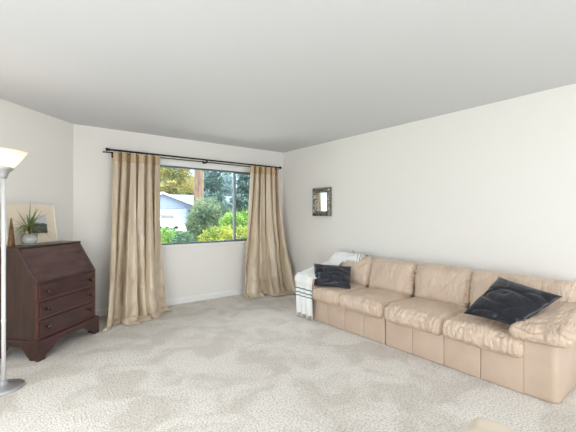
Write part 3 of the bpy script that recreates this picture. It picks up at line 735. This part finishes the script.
plant('shrub', 'large grey-green bushy shrub rising behind the hedge beside the tree trunk', 'shrub', [(5.9, 13, 1.05, .75, .7, .95), (6.55, 13.2, .95, .6, .6, .85), (5.45, 12.8, .8, .45, .5, .75)], 14000, .085, 'lf_grey', 25, (6, 13, -.02), 6)
plant('shrub', 'light green leafy shrub behind the hedge at the right side of the window', 'shrub', [(6.05, 11, .75, .55, .5, .68), (6.7, 11.2, .8, .5, .5, .7)], 9000, .075, 'lf_bright', 26, (6.2, 11, -.02), 4)

def tree(name, label, base, h, r, crown, n, size, m, seed, limbs=7, cat='tree', group=None, lean=.0):
    t = thing(name, label, cat, base, 0, group); b = Vector(base); rnd = random.Random(seed)
    tr = [b+Vector((lean*z/h+.03*r*sin(z*2), 0, z)) for z in [h*i/14 for i in range(15)]]
    rr = [r*(1.35 if i == 0 else 1.12 if i == 1 else 1-.045*i) for i in range(15)]
    V, F = tube(tr, rr, 20)
    V = [Vector(v)+Vector(((noise.noise(Vector(v)*3))*.12*r, 0, 0)) for v in V]
    mk('trunk', (V, F), 'bark', t)
    for k in range(limbs):
        q = crown[k % len(crown)]; s = tr[min(14, max(4, int(14*min(1, (q[2]-b.z)*.8/h))))]; e = Vector(q[:3])
        mk('branch', tube([s, (s*.5+e*.5)+Vector((0, 0, .15)), e], [r*.28, r*.16, r*.06], 7), 'bark', t)
    mk('foliage', foliage(crown, n, size, seed, .3), m, t, smooth=False); return t
# redwood with wide bare trunk
tree('redwood_tree', 'tall tree with thick reddish-brown bare trunk in the middle of the window view', (6.85, 16, -.02), 9, .29,
     [(6.9, 16, 7.8, 1.6, 1.6, 1.4), (6.4, 16.3, 5.6, 1.0, 1.0, .7)], 6000, .16, 'lf_con', 31, 4)
tree('leafy_tree', 'olive green leafy tree filling the upper left of the window view', (6.0, 24, -.02), 6, .18,
     [(7.0, 24, 4.2, 1.1, 1.2, .8), (8.5, 24.5, 4.7, 1.3, 1.2, .9), (7.4, 24, 5.9, 2.0, 1.4, 1.0), (9.6, 24.5, 3.6, .7, .9, .6), (6.5, 24, 3.0, .8, .9, .6)], 15000, .15, 'lf_olive', 32, 5)
def conifer(name, label, x, y, h, r, seed, m='lf_con', n=9000, size=.28, group=None):
    bl = [(x+.25*r*sin(k*2.4)*(1-k/9), y+.2*r*cos(k*2.1), 1.2+(h-1.2)*k/8.5, r*(1-k/9.5), r*(1-k/9.5), h*.075) for k in range(9)]
    t = thing(name, label, 'tree', (x, y, -.02), 0, group)
    mk('trunk', tube([(x, y, -.02), (x+.05, y, h*.5), (x, y, h*.97)], [.22, .14, .03], 10), 'bark', t)
    mk('foliage', foliage(bl, n, size, seed, .5), m, t, smooth=False); return t
conifer('conifer_tree', 'dark blue-green conifer standing behind the bushes right of the bare trunk', 16.1, 34, 9.5, 1.75, 41)
conifer('conifer_tree', 'tall conifer at the right edge of the view, right of the window mullion', 20.1, 34, 9.0, 1.75, 42, 'lf_con')
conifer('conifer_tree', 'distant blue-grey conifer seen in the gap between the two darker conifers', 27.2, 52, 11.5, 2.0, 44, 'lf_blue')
tree('leafy_tree', 'yellow-green leafy tree behind the neighbouring house roof', (17.4, 50, -.02), 5, .2,
     [(17.5, 50, 5.2, 2.2, 1.6, 1.2), (20.5, 50, 4.5, 2.0, 1.6, 1.2), (15.5, 50, 4.6, 1.4, 1.4, 1.0)], 9000, .3, 'lf_olive', 45, 3)

# neighbouring house with front gable and garage door
hs = thing('house', 'pale blue single-storey house with low gable and white garage door across the street', 'house', (15, 42, -.02))
def Y(a, b, y): return (a, y, b)
gable = [(9.4, 0), (15.3, 0), (15.3, 2.45), (12.0, 3.55), (9.4, 2.75)]
mk('wall', prism_tri(gable, lambda a, b: (a, 38, b), lambda a, b: (a, 46, b)), 'garage', hs, smooth=False)
roofp = [(8.9, 2.55), (12.0, 3.60), (15.75, 2.30), (15.75, 2.47), (12.0, 3.80), (8.9, 2.76)]
mk('roof', prism_tri(roofp, lambda a, b: (a, 37.5, b), lambda a, b: (a, 46.3, b)), 'roof', hs, smooth=False)
fas = [(8.9, 2.52), (12.0, 3.56), (15.78, 2.25), (15.78, 2.45), (12.0, 3.78), (8.9, 2.74)]
mk('fascia', prism_tri(fas, lambda a, b: (a, 37.44, b), lambda a, b: (a, 37.5, b)), 'trim', hs, smooth=False)
g = mk('garage_door', join(*[box(10.3, 14.7, 37.93, 38, .05+k*.49, .52+k*.49, .015) for k in range(4)]), 'gdoor', hs, smooth=False)
mk('door_trim', join(box(10.15, 10.3, 37.9, 38, .02, 2.15), box(14.7, 14.85, 37.9, 38, .02, 2.15), box(10.15, 14.85, 37.9, 38, 2.03, 2.15)), 'garage', hs, smooth=False)
mk('porch_light', join(box(15.0, 15.12, 37.85, 38, 1.62, 1.9)), 'black', hs, smooth=False)
mk('wing_wall', box(15.3, 25, 41, 47, 0, 2.5), 'garage', hs, smooth=False)
wr = [(40.2, 2.35), (44, 3.75), (47.6, 2.4), (47.6, 2.55), (44, 3.95), (40.2, 2.55)]
mk('wing_roof', prism_tri(wr, lambda a, b: (13.0, a, b), lambda a, b: (25.6, a, b)), 'roof', hs, smooth=False)
for x in (16.4, 19.4, 22.2):
    f = mk('window', join(box(x, x+1.4, 40.93, 41, 1.0, 1.08), box(x, x+1.4, 40.93, 41, 1.95, 2.03), box(x, x+.08, 40.93, 41, 1.08, 1.95), box(x+1.32, x+1.4, 40.93, 41, 1.08, 1.95)), 'trim', hs, smooth=False)
    mk('pane', box(x+.08, x+1.32, 40.96, 40.99, 1.08, 1.95), 'carglass', f, smooth=False)
plant('shrub', 'green shrub at the corner of the neighbouring garage', 'shrub', [(15.5, 37.0, .7, .5, .4, .8)], 2500, .16, 'lf_dark', 51, (15.5, 37, -.02), 1)

# parked white car on the driveway
cr = thing('car', 'white car parked in front of the garage door across the street', 'car', (10.7, 33.2, .02), R(90))
def carbody():
    prof = [(-2.1, .28), (-2.15, .55), (-2.0, .78), (-1.35, .92), (-.75, 1.33), (.55, 1.36), (1.35, .98), (2.05, .88), (2.18, .6), (2.12, .28)]
    secs = []
    for k, (w, sc) in enumerate(((-.86, .9), (-.8, 1), (.8, 1), (.86, .9))):
        secs.append([(x, w*(1 if z < 1 else .84), .28+(z-.28)*(sc if k in (0, 3) else 1)) for x, z in prof])
    n = len(prof); V = [v for s in secs for v in s]; F = []
    for j in range(3):
        for i in range(n): F.append([j*n+i, j*n+(i+1) % n, (j+1)*n+(i+1) % n, (j+1)*n+i])
    F += [list(range(n)), list(range(3*n, 4*n))]; return V, F
CM = rootmat(cr)
mk('car_body', xf(carbody(), CM), 'carwhite', cr, angle=40)
mk('windscreen', xf(prism([(-1.30, .95), (-.78, 1.30), (-.74, 1.30), (-1.22, .95)], lambda a, b: (a-.03, -.62, b+.01), lambda a, b: (a-.03, .62, b+.01)), CM), 'carglass', cr, smooth=False)
mk('rear_window', xf(prism([(.58, 1.31), (1.28, 1.0), (1.33, 1.01), (.62, 1.34)], lambda a, b: (a+.02, -.62, b+.01), lambda a, b: (a+.02, .62, b+.01)), CM), 'carglass', cr, smooth=False)
for s in (-1, 1):
    mk('side_window', xf(prism([(-1.15, .96), (-.7, 1.27), (.5, 1.29), (1.15, .98)], lambda a, b: (a, s*.70, b), lambda a, b: (a, s*.80, b-.0)), CM), 'carglass', cr, smooth=False)
    for x in (-1.3, 1.35):
        wv = xf(lathe([(0, -.1), (.26, -.1), (.31, -.08), (.31, .08), (.26, .1), (0, .1)], (0, 0, 0), 24), CM @ Matrix.Translation((x, s*.76, .31)) @ Matrix.Rotation(R(90), 4, 'X'))
        mk('wheel', wv, 'rubber', cr)

# repeats of one kind share a group
GROUPS = {'sofa_section': 'sections of the cream leather sofa', 'throw_pillow': 'navy pillows on the sofa', 'curtain': 'champagne curtains at the window',
          'shrub': 'shrubs outside the window', 'conifer_tree': 'conifers in the distance', 'leafy_tree': 'olive leafy trees outside'}
for o in bpy.data.objects:
    k = o.name.split('.')[0]
    if o.parent is None and k in GROUPS: o['group'] = GROUPS[k]
